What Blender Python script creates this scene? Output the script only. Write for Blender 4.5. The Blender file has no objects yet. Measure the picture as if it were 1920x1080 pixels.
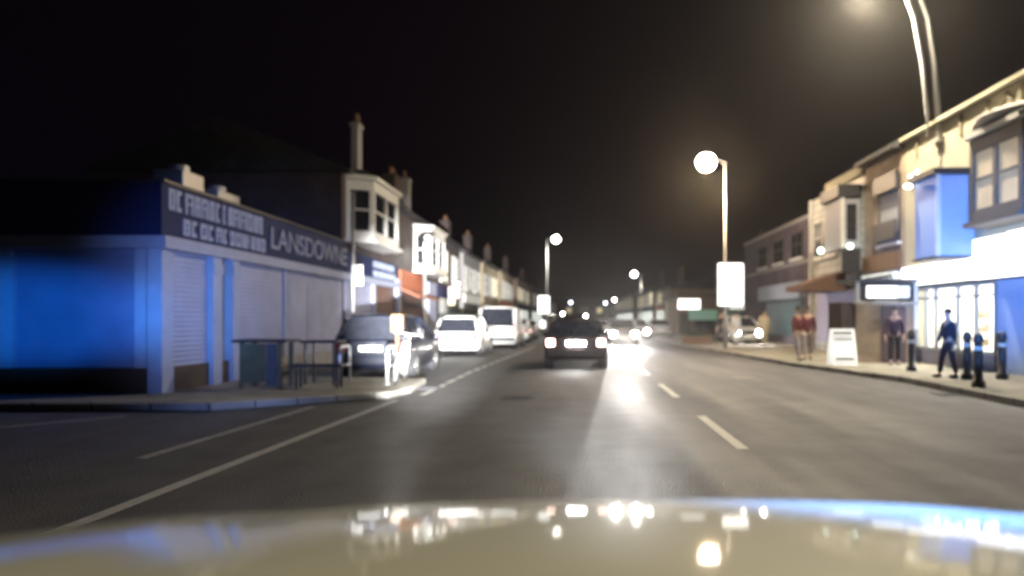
import bpy, bmesh, math, random
from mathutils import Vector, Matrix
random.seed(7)
R = math.radians
scn = bpy.context.scene
col = scn.collection

# ------------------------------------------------------------------ camera, sky, exposure
CAMH = 1.4; F = 1300.0; VX = 1085.0; VY = 600.0
cam_d = bpy.data.cameras.new('camera'); cam = bpy.data.objects.new('camera', cam_d); col.objects.link(cam)
cam.location = (0, 0, CAMH); cam.rotation_euler = (R(90), 0, 0)
cam_d.sensor_width = 36; cam_d.lens = F / 1920 * 36
cam_d.shift_x = -(VX - 960) / 1920; cam_d.shift_y = (VY - 540) / 1920
cam_d.clip_start = 0.05; cam_d.clip_end = 2000
cam_d.dof.use_dof = True; cam_d.dof.focus_distance = 3.0; cam_d.dof.aperture_fstop = 1.1
scn.camera = cam
w = bpy.data.worlds.new('World'); scn.world = w; w.use_nodes = True
bgn = w.node_tree.nodes['Background']
bgn.inputs[0].default_value = (0.6, 0.3, 0.75, 1); bgn.inputs[1].default_value = 0.0030
scn.view_settings.view_transform = 'Standard'; scn.view_settings.look = 'None'
scn.view_settings.exposure = 0; scn.view_settings.gamma = 1

def lamp(name, kind, loc, energy, color=(1, 1, 1), size=0.15, aim=None, cone=60, blend=0.5, parent=None):
    l = bpy.data.lights.new(name, kind); l.energy = energy; l.color = color; l.shadow_soft_size = size
    o = bpy.data.objects.new(name, l); col.objects.link(o); o.location = loc
    if kind == 'SPOT':
        l.spot_size = R(cone); l.spot_blend = blend
    if aim is not None:
        o.rotation_euler = (Vector(aim) - Vector(loc)).to_track_quat('-Z', 'Y').to_euler()
    if parent: o.parent = parent
    return o
BLUE = (0.015, 0.27, 1.0)
# the patrol car's own lamps: dipped headlamps on its nose, blue beacons on its roof, plus one added bonnet spot
lamp('headlamp_beam', 'SPOT', (-0.62, 2.25, 0.68), 210000, (1, .99, .97), .07, (-5.0, 25, 2.1), 18.5, 1.0)
lamp('headlamp_beam', 'SPOT', (0.62, 2.25, 0.68), 9000, (.9, .95, 1), .07, (-0.6, 25, 0.9), 30, 1.0)
lb = lamp('beacon_or_added_beam', 'SPOT', (-0.5, -0.4, 1.75), 12000, BLUE, .15, (-9.4, 12, 1.45), 8.5, 1.0); lb.scale = (2.3, 1, 1)
lamp('beacon_or_added_beam', 'SPOT', (-0.5, -0.4, 1.7), 7000, (.1, .4, 1), .15, (-7.2, 13.2, 1.6), 11, 1.0)
lamp('beacon_or_added_beam', 'SPOT', (0.5, -0.4, 1.75), 34000, (.12, .36, 1), .15, (10.1, 17.1, 3.0), 18, .8)
lb = lamp('beacon_or_added_beam', 'SPOT', (.55, -0.4, 1.85), 7500, (.1, .33, 1), .06, (.66, 1.12, 1.12), 8.5, .6); lb.scale = (5.2, 1, 1)  # added spot, stretched to imitate a blue reflection band on the bonnet
lamp('beacon_or_added_beam', 'SPOT', (-0.5, -0.4, 1.8), 6500, (.25, .4, 1), .15, (-7.2, 15.5, 1.9), 23, 1.0)
# street lamp of the pavement behind the patrol car
lamp('street_light_behind', 'SPOT', (4.6, -6.0, 8.6), 3500, (1, .89, .66), .3, (1.4, 1, 1), 46, 1)

def P(px, py, d):
    return Vector(((px - VX) / F * d, d, CAMH - (py - VY) / F * d))

# ------------------------------------------------------------------ materials
MATS = {}
def mat(name, base, rough=.7, metal=0, var=.25, scale=6, coat=0, bump=0, bscale=60, emit=None, es=0, spec=None):
    if name in MATS: return MATS[name]
    m = bpy.data.materials.new(name); m.use_nodes = True; nt = m.node_tree; b = nt.nodes['Principled BSDF']
    tc = nt.nodes.new('ShaderNodeTexCoord')
    n = nt.nodes.new('ShaderNodeTexNoise'); n.inputs['Scale'].default_value = scale; n.inputs['Detail'].default_value = 6
    nt.links.new(tc.outputs['Object'], n.inputs['Vector'])
    r = nt.nodes.new('ShaderNodeMix'); r.data_type = 'RGBA'
    nt.links.new(n.outputs['Fac'], r.inputs[0])
    r.inputs[6].default_value = (*[c * (1 - var) for c in base], 1)
    r.inputs[7].default_value = (*[min(1, c * (1 + var)) for c in base], 1)
    nt.links.new(r.outputs[2], b.inputs['Base Color'])
    b.inputs['Roughness'].default_value = rough; b.inputs['Metallic'].default_value = metal
    if spec is not None: b.inputs['Specular IOR Level'].default_value = spec
    if coat: b.inputs['Coat Weight'].default_value = coat; b.inputs['Coat Roughness'].default_value = .06
    if bump:
        n2 = nt.nodes.new('ShaderNodeTexNoise'); n2.inputs['Scale'].default_value = bscale; n2.inputs['Detail'].default_value = 4
        nt.links.new(tc.outputs['Object'], n2.inputs['Vector'])
        bp = nt.nodes.new('ShaderNodeBump'); bp.inputs['Strength'].default_value = bump; bp.inputs['Distance'].default_value = .02
        nt.links.new(n2.outputs['Fac'], bp.inputs['Height']); nt.links.new(bp.outputs[0], b.inputs['Normal'])
    if emit:
        b.inputs['Emission Color'].default_value = (*emit, 1); b.inputs['Emission Strength'].default_value = es
    MATS[name] = m; return m

def brickmat(name, c1, c2, mortar, bw=.22, bh=.075, ms=.012, rough=.85, flat=False, bump=.4):
    m = bpy.data.materials.new(name); m.use_nodes = True; nt = m.node_tree; b = nt.nodes['Principled BSDF']
    tc = nt.nodes.new('ShaderNodeTexCoord'); sp = nt.nodes.new('ShaderNodeSeparateXYZ'); nt.links.new(tc.outputs['Object'], sp.inputs[0])
    cb = nt.nodes.new('ShaderNodeCombineXYZ')
    if flat:
        nt.links.new(sp.outputs[0], cb.inputs[0]); nt.links.new(sp.outputs[1], cb.inputs[1])
    else:
        ad = nt.nodes.new('ShaderNodeMath'); ad.operation = 'ADD'; nt.links.new(sp.outputs[0], ad.inputs[0]); nt.links.new(sp.outputs[1], ad.inputs[1])
        nt.links.new(ad.outputs[0], cb.inputs[0]); nt.links.new(sp.outputs[2], cb.inputs[1])
    br = nt.nodes.new('ShaderNodeTexBrick'); nt.links.new(cb.outputs[0], br.inputs['Vector'])
    br.inputs['Color1'].default_value = (*c1, 1); br.inputs['Color2'].default_value = (*c2, 1); br.inputs['Mortar'].default_value = (*mortar, 1)
    br.inputs['Scale'].default_value = 1; br.inputs['Brick Width'].default_value = bw; br.inputs['Row Height'].default_value = bh; br.inputs['Mortar Size'].default_value = ms
    n = nt.nodes.new('ShaderNodeTexNoise'); n.inputs['Scale'].default_value = 1.3; n.inputs['Detail'].default_value = 8
    nt.links.new(tc.outputs['Object'], n.inputs['Vector'])
    mp = nt.nodes.new('ShaderNodeMapRange'); mp.inputs[1].default_value = .3; mp.inputs[2].default_value = .7; mp.inputs[3].default_value = .65; mp.inputs[4].default_value = 1.2
    nt.links.new(n.outputs['Fac'], mp.inputs[0])
    mx = nt.nodes.new('ShaderNodeVectorMath'); mx.operation = 'SCALE'
    nt.links.new(br.outputs['Color'], mx.inputs[0]); nt.links.new(mp.outputs[0], mx.inputs['Scale'])
    nt.links.new(mx.outputs[0], b.inputs['Base Color']); b.inputs['Roughness'].default_value = rough
    bp = nt.nodes.new('ShaderNodeBump'); bp.inputs['Strength'].default_value = bump; bp.inputs['Distance'].default_value = .01
    nt.links.new(br.outputs['Fac'], bp.inputs['Height']); bp.invert = True; nt.links.new(bp.outputs[0], b.inputs['Normal'])
    return m

def shuttermat(name, base, pitch=.09, rough=.5, axis=2):
    m = bpy.data.materials.new(name); m.use_nodes = True; nt = m.node_tree; b = nt.nodes['Principled BSDF']
    tc = nt.nodes.new('ShaderNodeTexCoord'); wv = nt.nodes.new('ShaderNodeTexWave'); wv.wave_type = 'BANDS'; wv.bands_direction = 'XYZ'[axis]
    wv.inputs['Scale'].default_value = 1 / pitch / 3.18; wv.inputs['Distortion'].default_value = 0
    nt.links.new(tc.outputs['Object'], wv.inputs['Vector'])
    n = nt.nodes.new('ShaderNodeTexNoise'); n.inputs['Scale'].default_value = 1.6; n.inputs['Detail'].default_value = 8; nt.links.new(tc.outputs['Object'], n.inputs['Vector'])
    r = nt.nodes.new('ShaderNodeMix'); r.data_type = 'RGBA'; nt.links.new(n.outputs['Fac'], r.inputs[0])
    r.inputs[6].default_value = (*[c * .7 for c in base], 1); r.inputs[7].default_value = (*[c * 1.25 for c in base], 1)
    nt.links.new(r.outputs[2], b.inputs['Base Color']); b.inputs['Roughness'].default_value = rough
    bp = nt.nodes.new('ShaderNodeBump'); bp.inputs['Strength'].default_value = .6; bp.inputs['Distance'].default_value = .02
    nt.links.new(wv.outputs['Fac'], bp.inputs['Height']); nt.links.new(bp.outputs[0], b.inputs['Normal'])
    return m

def asphaltmat():
    m = mat('asphalt', (.085, .085, .09), .62, 0, .55, 1.6, bump=.9, bscale=45)
    nt = m.node_tree; b = nt.nodes['Principled BSDF']
    tc = nt.nodes.new('ShaderNodeTexCoord'); mpp = nt.nodes.new('ShaderNodeMapping'); mpp.inputs['Scale'].default_value = (1.1, .12, 1)
    nt.links.new(tc.outputs['Object'], mpp.inputs[0])
    n = nt.nodes.new('ShaderNodeTexNoise'); n.inputs['Scale'].default_value = 1.0; n.inputs['Detail'].default_value = 8
    nt.links.new(mpp.outputs[0], n.inputs['Vector'])
    mr = nt.nodes.new('ShaderNodeMapRange'); mr.inputs[1].default_value = .3; mr.inputs[2].default_value = .7; mr.inputs[3].default_value = .5; mr.inputs[4].default_value = .8
    nt.links.new(n.outputs['Fac'], mr.inputs[0]); nt.links.new(mr.outputs[0], b.inputs['Roughness'])
    return m

ASPH = asphaltmat()
PAVE = brickmat('paving_slabs', (.27, .255, .21), (.31, .29, .24), (.12, .11, .1), .6, .6, .012, .8, True, .3)
KERB = brickmat('kerb_stones', (.3, .29, .27), (.37, .36, .33), (.1, .1, .1), .9, 2.0, .02, .85)
LINE = mat('road_paint', (.62, .62, .6), .6, var=.35, scale=14)
LINEW = mat('worn_road_paint', (.3, .3, .31), .7, var=.7, scale=9)
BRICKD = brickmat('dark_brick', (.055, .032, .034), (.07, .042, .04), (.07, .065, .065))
BRICKR = brickmat('red_brick', (.26, .13, .09), (.32, .17, .11), (.28, .25, .22))
BRICKB = brickmat('brown_brick', (.3, .2, .14), (.36, .25, .17), (.3, .27, .22))
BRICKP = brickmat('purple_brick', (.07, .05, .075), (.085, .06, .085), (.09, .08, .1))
BRICKY = brickmat('yellow_brick', (.36, .29, .17), (.42, .33, .2), (.3, .27, .22))
CREAM = mat('cream_render', (.36, .33, .235), .85, var=.18, scale=1.5, bump=.2)
GREYR = mat('grey_render', (.28, .27, .27), .85, var=.2, scale=1.5, bump=.2)
TILEW = brickmat('pale_tiles', (.5, .5, .46), (.42, .43, .4), (.2, .2, .2), .3, .3, .02, .4)
WHITE = mat('white_paint', (.66, .65, .62), .55, var=.12)
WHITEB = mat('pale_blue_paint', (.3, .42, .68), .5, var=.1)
NAVY = mat('navy_paint', (.012, .02, .075), .65, var=.2, spec=.2)
DARK = mat('dark_paint', (.03, .03, .035), .5)
BROWNP = mat('brown_paint', (.14, .075, .04), .6)
RUST = mat('rust_red_paint', (.3, .09, .04), .6)
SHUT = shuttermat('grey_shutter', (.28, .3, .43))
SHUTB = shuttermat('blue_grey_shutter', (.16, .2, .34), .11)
SHUTR = shuttermat('brown_shutter', (.13, .075, .06))
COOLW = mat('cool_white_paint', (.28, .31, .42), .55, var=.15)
STALL = mat('stallriser_tiles', (.05, .03, .02), .6, var=.3)
SLATE = brickmat('roof_slates', (.035, .035, .04), (.05, .048, .055), (.02, .02, .02), .3, .2, .01, .7)
LETTER = mat('sign_lettering', (.27, .31, .42), .6, var=.4)
LETTERD = mat('dull_sign_lettering', (.22, .24, .32), .5, var=.3)
BLACKL = mat('black_lettering', (.03, .03, .03), .5)
GLASS = mat('dark_window_glass', (.02, .022, .03), .08, var=.3, spec=.8)
CURT = mat('lit_curtain', (.4, .32, .2), .9, var=.5, scale=3, emit=(1, .74, .42), es=.26)
BAYF = mat('grey_brown_frame', (.09, .08, .075), .6)
NETC = mat('grey_net_curtain', (.3, .3, .3), .9, var=.3, scale=5)
LITW = mat('lit_warm_window', (.7, .6, .4), .9, emit=(1, .85, .5), es=.55)
SIGNW = mat('lit_white_sign', (.9, .9, .88), .4, var=.03, emit=(1, .99, .94), es=2.6)
SIGND = mat('dim_lit_sign', (.8, .85, .8), .4, var=.2, emit=(.9, 1, .92), es=.55)
SIGNG = mat('dim_green_sign', (.3, .5, .42), .5, emit=(.25, .6, .45), es=.18)
SIGNP = mat('pink_dim_sign', (.6, .4, .38), .5, emit=(1, .6, .55), es=.22)
CEIL = mat('shop_ceiling_light', (.9, .9, .9), .5, var=0, emit=(1, 1, .93), es=20)
SHOPI = mat('shop_interior_paint', (.85, .84, .8), .8, var=.06)
METAL = mat('galvanised_steel', (.42, .42, .42), .42, .6, var=.2)
METALD = mat('dark_metal', (.05, .05, .055), .45, .3)
LAMPW = mat('street_lamp_glow', (1, 1, 1), .5, var=0, emit=(1, .93, .72), es=60)
LAMPN = mat('far_street_lamp_glow', (1, 1, 1), .5, var=0, emit=(1, .95, .85), es=30)
LAMPB = mat('bluish_lamp_glow', (1, 1, 1), .5, var=0, emit=(.75, .8, 1), es=9)
LAMPG = mat('greenish_lamp_glow', (1, 1, 1), .5, var=0, emit=(.75, 1, .9), es=6)
HEADL = mat('lit_headlamp', (1, 1, 1), .3, var=0, emit=(1, .97, .9), es=160)
TAILL = mat('lit_tail_lamp', (.6, .05, .04), .3, var=0, emit=(1, .62, .52), es=14)
TAILU = mat('unlit_tail_lamp', (.35, .03, .03), .25, var=.1)
LENS = mat('clear_lamp_lens', (.7, .7, .7), .15, var=.1)
PLATE = mat('number_plate', (.95, .95, .9), .35, var=.03)
RUBBER = mat('tyre_rubber', (.02, .02, .02), .85)
RIM = mat('wheel_rim', (.35, .35, .36), .35, .8)
CARW = mat('white_car_paint', (.78, .78, .76), .3, var=.05, coat=.8)
CARD = mat('dark_blue_car_paint', (.005, .007, .016), .35, var=.1, coat=.35)
CARM = mat('maroon_car_paint', (.016, .008, .008), .6, var=.1, spec=.25)
CARS = mat('silver_car_paint', (.45, .45, .46), .3, .5, var=.05, coat=.8)
BONNET = mat('patrol_car_white_paint', (.5, .49, .385), .6, var=.06, scale=2, coat=1)
WOOD = mat('weathered_wood', (.09, .085, .05), .8, var=.35, scale=8)
SKIN = mat('skin', (.5, .33, .25), .6, var=.08)
HAIR = mat('dark_hair', (.03, .02, .015), .7)
FERN = mat('planter_leaves', (.05, .09, .03), .7, var=.4)

# ------------------------------------------------------------------ mesh helpers
class MB:
    def __init__(s): s.bm = bmesh.new()
    def box(s, x0, x1, y0, y1, z0, z1):
        v = [s.bm.verts.new((x, y, z)) for z in (z0, z1) for x, y in ((x0, y0), (x1, y0), (x1, y1), (x0, y1))]
        for f in ((0, 3, 2, 1), (4, 5, 6, 7), (0, 1, 5, 4), (1, 2, 6, 5), (2, 3, 7, 6), (3, 0, 4, 7)): s.bm.faces.new([v[i] for i in f])
        return s
    def prism(s, pts, vec):
        vec = Vector(vec); a = [s.bm.verts.new(p) for p in pts]; b = [s.bm.verts.new(Vector(p) + vec) for p in pts]
        n = len(pts)
        s.bm.faces.new(a[::-1]); s.bm.faces.new(b)
        for i in range(n): s.bm.faces.new((a[i], a[(i + 1) % n], b[(i + 1) % n], b[i]))
        return s
    def tube(s, pts, rad, n=12):
        pts = [Vector(p) for p in pts]; rads = rad if isinstance(rad, (list, tuple)) else [rad] * len(pts)
        rings = []
        for i, p in enumerate(pts):
            t = (pts[min(i + 1, len(pts) - 1)] - pts[max(i - 1, 0)]).normalized()
            u = t.cross(Vector((0, 0, 1)))
            if u.length < .05: u = t.cross(Vector((0, 1, 0)))
            u.normalize(); v = t.cross(u).normalized()
            rings.append([s.bm.verts.new(p + (u * math.cos(a) + v * math.sin(a)) * rads[i]) for a in [2 * math.pi * k / n for k in range(n)]])
        for a, b in zip(rings, rings[1:]):
            for k in range(n):
                f = s.bm.faces.new((a[k], a[(k + 1) % n], b[(k + 1) % n], b[k])); f.smooth = True
        s.bm.faces.new(rings[0][::-1]); s.bm.faces.new(rings[-1]); return s
    def ball(s, c, rx, ry=None, rz=None, u=16, v=10):
        ry = ry or rx; rz = rz or rx
        r = bmesh.ops.create_uvsphere(s.bm, u_segments=u, v_segments=v, radius=1)
        for vt in r['verts']: vt.co = Vector((vt.co.x * rx, vt.co.y * ry, vt.co.z * rz)) + Vector(c)
        for f in s.bm.faces:
            if len(f.verts) < 5 and f.verts[0] in r['verts']: f.smooth = True
        return s
    def loft(s, sections, cap=True, smooth=True, closed=True):
        rings = [[s.bm.verts.new(p) for p in sec] for sec in sections]; n = len(rings[0])
        for a, b in zip(rings, rings[1:]):
            for k in range(n if closed else n - 1):
                f = s.bm.faces.new((a[k], a[(k + 1) % n], b[(k + 1) % n], b[k])); f.smooth = smooth
        if cap: s.bm.faces.new(rings[0][::-1]); s.bm.faces.new(rings[-1])
        return s
    def build(s, name, m, parent=None, bevel=0):
        bmesh.ops.recalc_face_normals(s.bm, faces=s.bm.faces)
        me = bpy.data.meshes.new(name); s.bm.to_mesh(me); s.bm.free(); me.materials.append(m)
        o = bpy.data.objects.new(name, me); col.objects.link(o)
        if parent: o.parent = parent
        if bevel:
            b = o.modifiers.new('bevel', 'BEVEL'); b.width = bevel; b.segments = 2; b.limit_method = 'ANGLE'
        return o
def B(name, m, parent, *a, bevel=0): return MB().box(*a).build(name, m, parent, bevel)

LABELS = set()
def tag(o, label, cat, group=None):
    o['label'] = label; o['category'] = cat
    if group: o['group'] = group
    return o
def thing(name, label, cat, loc=(0, 0, 0), rz=0, group=None):
    o = bpy.data.objects.new(name, None); col.objects.link(o); o.location = loc; o.rotation_euler = (0, 0, rz)
    return tag(o, label, cat, group)
def struct(o, kind='structure'): o['kind'] = kind; return o
def dup(root, loc, rz=None, label=None, group=None):
    r = root.copy(); col.objects.link(r); r.location = loc
    if rz is not None: r.rotation_euler = (0, 0, rz)
    if label: r['label'] = label
    if group: r['group'] = group
    for ch in list(root.children):
        c = ch.copy(); col.objects.link(c); c.parent = r
        for g in ch.children:
            d = g.copy(); col.objects.link(d); d.parent = c
    return r

# ------------------------------------------------------------------ ground, road, pavements, markings
struct(MB().box(-400, 400, -60, 700, -.5, -.12).build('ground', mat('dark_earth', (.04, .04, .035), .9)))
def sheet(name, pts, z, m):
    bm = bmesh.new(); bm.faces.new([bm.verts.new((x, y, z)) for x, y in pts])
    bmesh.ops.recalc_face_normals(bm, faces=bm.faces)
    if bm.faces[:][0].normal.z < 0: bmesh.ops.reverse_faces(bm, faces=bm.faces)
    me = bpy.data.meshes.new(name); bm.to_mesh(me); bm.free(); me.materials.append(m)
    o = bpy.data.objects.new(name, me); col.objects.link(o); return o
struct(sheet('road', [(-60, -40), (30, -40), (30, 400), (-60, 400)], 0, ASPH))
def offset_poly(pts, d):
    n = len(pts); area = sum(pts[i][0] * pts[(i + 1) % n][1] - pts[(i + 1) % n][0] * pts[i][1] for i in range(n))
    sg = 1 if area > 0 else -1; out = []
    for i in range(n):
        p0, p1, p2 = Vector(pts[i - 1]), Vector(pts[i]), Vector(pts[(i + 1) % n])
        e1 = (p1 - p0).normalized(); e2 = (p2 - p1).normalized()
        n1 = Vector((-e1.y, e1.x)) * sg; n2 = Vector((-e2.y, e2.x)) * sg
        b = (n1 + n2); b = b / max(.3, b.dot(n1)) if b.length > 1e-4 else n1
        out.append(tuple(p1 + b * d))
    return out
def pavement(name, pts):
    inner = offset_poly(pts, .14)
    struct(MB().prism([(x, y, -.1) for x, y in pts], (0, 0, .225)).build('kerb', KERB, None, .015))
    struct(MB().prism([(x, y, -.05) for x, y in inner], (0, 0, .179)).build(name, PAVE))
pavement('pavement', [(-30, 10.6), (-5.6, 10.6), (-3.35, 12.3), (-3.2, 13.2), (-3.35, 15.2), (-5.9, 15.6), (-5.9, 40), (-5.4, 49), (-3.4, 54), (-3.1, 400), (-30, 400)])
pavement('pavement', [(7.1, -40), (7.1, 11), (7.3, 15.5), (6.45, 21), (5.7, 32), (5.3, 45), (5.6, 70), (5.8, 400), (30, 400), (30, -40)])
mk = MB()
def stripe(mb, a, b, wd, z=.004):
    a = Vector((*a, 0)); b = Vector((*b, 0)); t = (b - a).normalized(); u = Vector((-t.y, t.x, 0)) * wd / 2
    vs = [mb.bm.verts.new((p.x, p.y, z)) for p in (a - u, a + u, b + u, b - u)]; mb.bm.faces.new(vs)
for i in range(14):
    y0 = 7.5 + 5.05 * i; x = 1.78 + (.0 if i < 4 else .02 * (i - 4))
    stripe(mk, (x, y0), (x, y0 + 2.6), .13)
struct(mk.build('centre_line_marking', LINE))
mk = MB()
y = 12.9
while y < 36:
    x = -2.92 + max(0, y - 18) * .035
    stripe(mk, (x, y), (x + .03, y + .85), .12); y += 1.25
struct(mk.build('parking_bay_marking', LINE))
mk = MB(); stripe(mk, (-3.47, 3.6), (-3.18, 12.1), .13); struct(mk.build('junction_line_marking', mat('dull_road_paint', (.38, .38, .4), .65, var=.45, scale=9)))
mk = MB(); stripe(mk, (-4.42, 7.0), (-4.28, 11.2), .12); struct(mk.build('junction_inner_line_marking', LINEW))
mk = MB(); stripe(mk, (-7.6, 8.9), (-6.6, 10.1), .14); struct(mk.build('side_road_line_marking', LINEW))
for i, (x, y) in enumerate(((-1.1, 12.4), (3.9, 16.5), (.9, 24))):
    c_ = MB().tube([(x, y, .002), (x, y, .008)], .3, 28).build('manhole_cover', METALD); tag(c_, ('round iron manhole cover in the left lane nearest the bonnet', 'round iron manhole cover in the right lane', 'round iron manhole cover farther off near the centre line')[i], 'manhole cover')
for i, (x, y) in enumerate(((6.95, 13.0), (-3.1, 14.2))):
    g = MB()
    for k in range(7): g.box(x - .2, x + .2, y - .24 + k * .07, y - .2 + k * .07, .003, .012)
    g = g.box(x - .24, x - .201, y - .27, y + .25, .002, .013).box(x + .201, x + .24, y - .27, y + .25, .002, .013).build('drain_grate', METALD); tag(g, ('iron drain grate against the right kerb', 'iron drain grate against the left kerb build-out')[i], 'drain grate')

# ------------------------------------------------------------------ patrol car bonnet (the camera looks out over it)
car0 = thing('police_car', 'pale bonnet of the car the picture is taken from, filling the bottom edge', 'car', (0.1, 1.3, 0))
secs = []
def bz(yy): return 1.194 - .215 * max(0, yy - .5) ** 2
N = 48
for i in range(35):
    yy = .3 + i * .05
    hw = .98 - .05 * max(0, yy - 1.2) ** 2
    row = []
    for k in range(N + 1):
        u = -1 + 2 * k / N; xx = u * hw
        z = bz(yy) - .062 * abs(xx + .02) ** 2.4
        z -= .004 * math.exp(-((abs(u) - .55) / .09) ** 2)
        row.append((xx, yy - 1.3, z))
    for k in range(N, -1, -1):
        u = -1 + 2 * k / N; row.append((u * hw, yy - 1.3, row[k][2] - .03))
    secs.append(row)
bo = MB().loft(secs).build('bonnet', BONNET, car0)
for sx in (-1, 1):
    secs = []
    for i in range(18):
        yy = .3 + i * .1; hw = .98 - .05 * max(0, yy - 1.2) ** 2; zt = bz(yy) - .07
        o2 = hw + .06
        xs = [(hw + .004, zt), (hw + .02, zt), (o2 - .02, zt - .03), (o2, zt - .1), (o2 + .01, .5), (o2 - .1, .42), (hw, .45)]
        secs.append([(sx * a_, yy - 1.3, b_) for a_, b_ in xs])
    MB().loft(secs).build('front_wing', BONNET, car0)
sg = []
for i in range(9):
    t = i / 8; x = -.92 + 1.84 * t; y0 = 2.08 - .2 * abs(2 * t - 1) ** 2
    sg.append([(x, y0 - 1.3, .64), (x, y0 + .1 - 1.3, .58), (x, y0 + .14 - 1.3, .4), (x, y0 + .08 - 1.3, .22), (x, y0 - .15 - 1.3, .25)])
MB().loft(sg).build('front_bumper', BONNET, car0)
for sx in (-.62, .62): MB().ball((sx, .74, .66), .14, .06, .05).build('headlight', LENS, car0)

# ------------------------------------------------------------------ vehicles
def make_car(label, paint, cat='car', name='parked_car', kind='hatch', plate=None, lit=False, head=False, L=4.1, W=1.74, H=1.48, group=None):
    """nose towards +Y, origin at ground centre of the rear bumper"""
    t = thing(name, label, cat, group=group); hw = W / 2
    van = kind == 'van'
    belt = 1.05 if van else .90
    if kind == 'saloon': st = [(0, .42, .93, .93), (.06, .26, 1, .96), (.5, .22, 1, 1.0), (1.0, .2, 1, .96), (2.4, .2, 1, .95), (3.1, .2, 1, .93), (3.8, .22, .98, .82), (L - .12, .25, .9, .7), (L, .35, .8, .55)]
    elif van: st = [(0, .35, .96, 1.05), (.05, .25, 1, 1.07), (1.2, .22, 1, 1.08), (3.0, .22, 1, 1.08), (3.7, .22, 1, 1.0), (L - .1, .25, .92, .8), (L, .35, .84, .6)]
    else: st = [(0, .4, .92, .88), (.06, .27, .99, .92), (.6, .22, 1, .94), (1.6, .2, 1, .93), (2.6, .2, 1, .93), (3.0, .2, 1, .92), (3.7, .22, .97, .8), (L - .1, .25, .9, .68), (L, .35, .8, .55)]
    secs = []
    for yy, zb, wf, zt in st:
        w_ = hw * wf
        half = [(w_ * .86, zb), (w_ * .97, zb + .08), (w_, zb + .25), (w_ * .995, zt - .14), (w_ * .95, zt - .02), (w_ * .8, zt + .015), (w_ * .4, zt + .03)]
        secs.append([(x, yy, z) for x, z in half] + [(-x, yy, z) for x, z in half[::-1]])
    MB().loft(secs).build('body', paint, t, .02)
    zr = H - .03
    if kind == 'saloon': gs = [(.62, .99), (1.15, zr - .06), (1.7, zr), (2.3, zr - .03), (3.15, .93)]
    elif van: gs = [(.06, 1.06), (.16, zr - .05), (1.0, zr), (3.0, zr), (3.25, zr - .1), (3.95, 1.0)]
    else: gs = [(.1, .93), (.34, zr - .08), (.9, zr), (2.1, zr - .03), (3.1, .92)]
    base = [g[0] for g in gs]
    secs = []
    for yy, zt in gs:
        zt = max(zt, belt + .012)
        f = (zt - belt) / (zr - belt)
        wt = hw * (.93 - (.06 if van else .2) * f); wb = hw * .93
        secs.append([(wb, yy, belt - .05), (wt, yy, zt - .02 * f), (wt * .8, yy, zt + .01), (-wt * .8, yy, zt + .01), (-wt, yy, zt - .02 * f), (-wb, yy, belt - .05)])
    MB().loft(secs, smooth=False).build('windows', GLASS, t)
    # roof panel and pillars over the glass
    r = MB(); mid = [g for g in gs if g[1] > zr - .12]
    rs = []
    for yy, zt in mid:
        wt = hw * (.93 - (.06 if van else .2) * (zt - belt) / (zr - belt))
        rs.append([(wt + .012, yy, zt - .045), (wt * .82, yy, zt + .03), (0, yy, zt + .045), (-wt * .82, yy, zt + .03), (-wt - .012, yy, zt - .045), (0, yy, zt - .02)])
    r.loft(rs).build('roof', paint, t)
    for sx in (-1, 1):
        def side(yy, zz): return (sx * (hw * (.93 - (.06 if van else .2) * max(0, (zz - belt)) / (zr - belt)) + .006), yy, zz)
        for (ya, za), (yb, zb_) in ((gs[0], mid[0]), (gs[-1], mid[-1])):
            MB().tube([side(ya, max(za, belt)), side(yb, zb_ - .02)], .045 if not van else .07, 6).build('pillar', paint, t)
        MB().tube([side(1.75, belt - .04), side(1.75, zr - .03)], .04, 6).build('pillar', paint, t)
    if van:
        for sx in (-1, 1): B('side_panel', paint, t, sx * hw * .92 - .06 + (.03 if sx > 0 else .03), sx * hw * .92 + .03 + (.03 if sx > 0 else -.0), .2, 2.4, 1.0, zr - .06)
    # wheels
    for yy in (.78, L - .8):
        for sx in (-1, 1):
            a = MB().tube([(sx * (hw - .24), yy, .36), (sx * (hw + .006), yy, .36)], .37, 24); a.build('wheel_arch', DARK, t)
            wy = MB().tube([(sx * (hw - .2), yy, .31), (sx * (hw + .02), yy, .31)], .31, 24).build('wheel', RUBBER, t)
            MB().tube([(sx * (hw + .01), yy, .31), (sx * (hw + .035), yy, .31)], [.2, .19], 16).build('rim', RIM, wy)
    # rear: bumper, lamps, plate, tailgate line
    B('rear_bumper', paint if not van else DARK, t, -hw * .93, hw * .93, -.07, .06, .36, .58, bevel=.03)
    pz = .74 if kind != 'saloon' else .66
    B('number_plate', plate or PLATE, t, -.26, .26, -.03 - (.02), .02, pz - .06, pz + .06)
    for sx in (-1, 1):
        x0, x1 = (hw * .68, hw * .93)
        z0, z1 = (.66, .86) if not van else (.7, 1.2)
        if van: x0 = hw * .86
        B('tail_light', TAILL if lit else TAILU, t, min(sx * x0, sx * x1), max(sx * x0, sx * x1), -.025, .08, z0, z1, bevel=.015)
        if head: MB().ball((sx * hw * .7, L - .02, .6), .19, .12, .16).build('headlight', HEADL, t)
        else: MB().ball((sx * hw * .68, L - .12, .64), .16, .12, .09).build('headlight', LENS, t)
        MB().ball((sx * (hw + .1), 2.75 if not van else 3.3, belt + .05), .09, .05, .07).build('door_mirror', paint, t)
    B('front_plate', PLATE, t, -.26, .26, L - .04, L + .02, .4, .5)
    B('handle', METALD, t, -.1, .1, -.02, .015, pz + .1, pz + .13)
    return t

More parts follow.
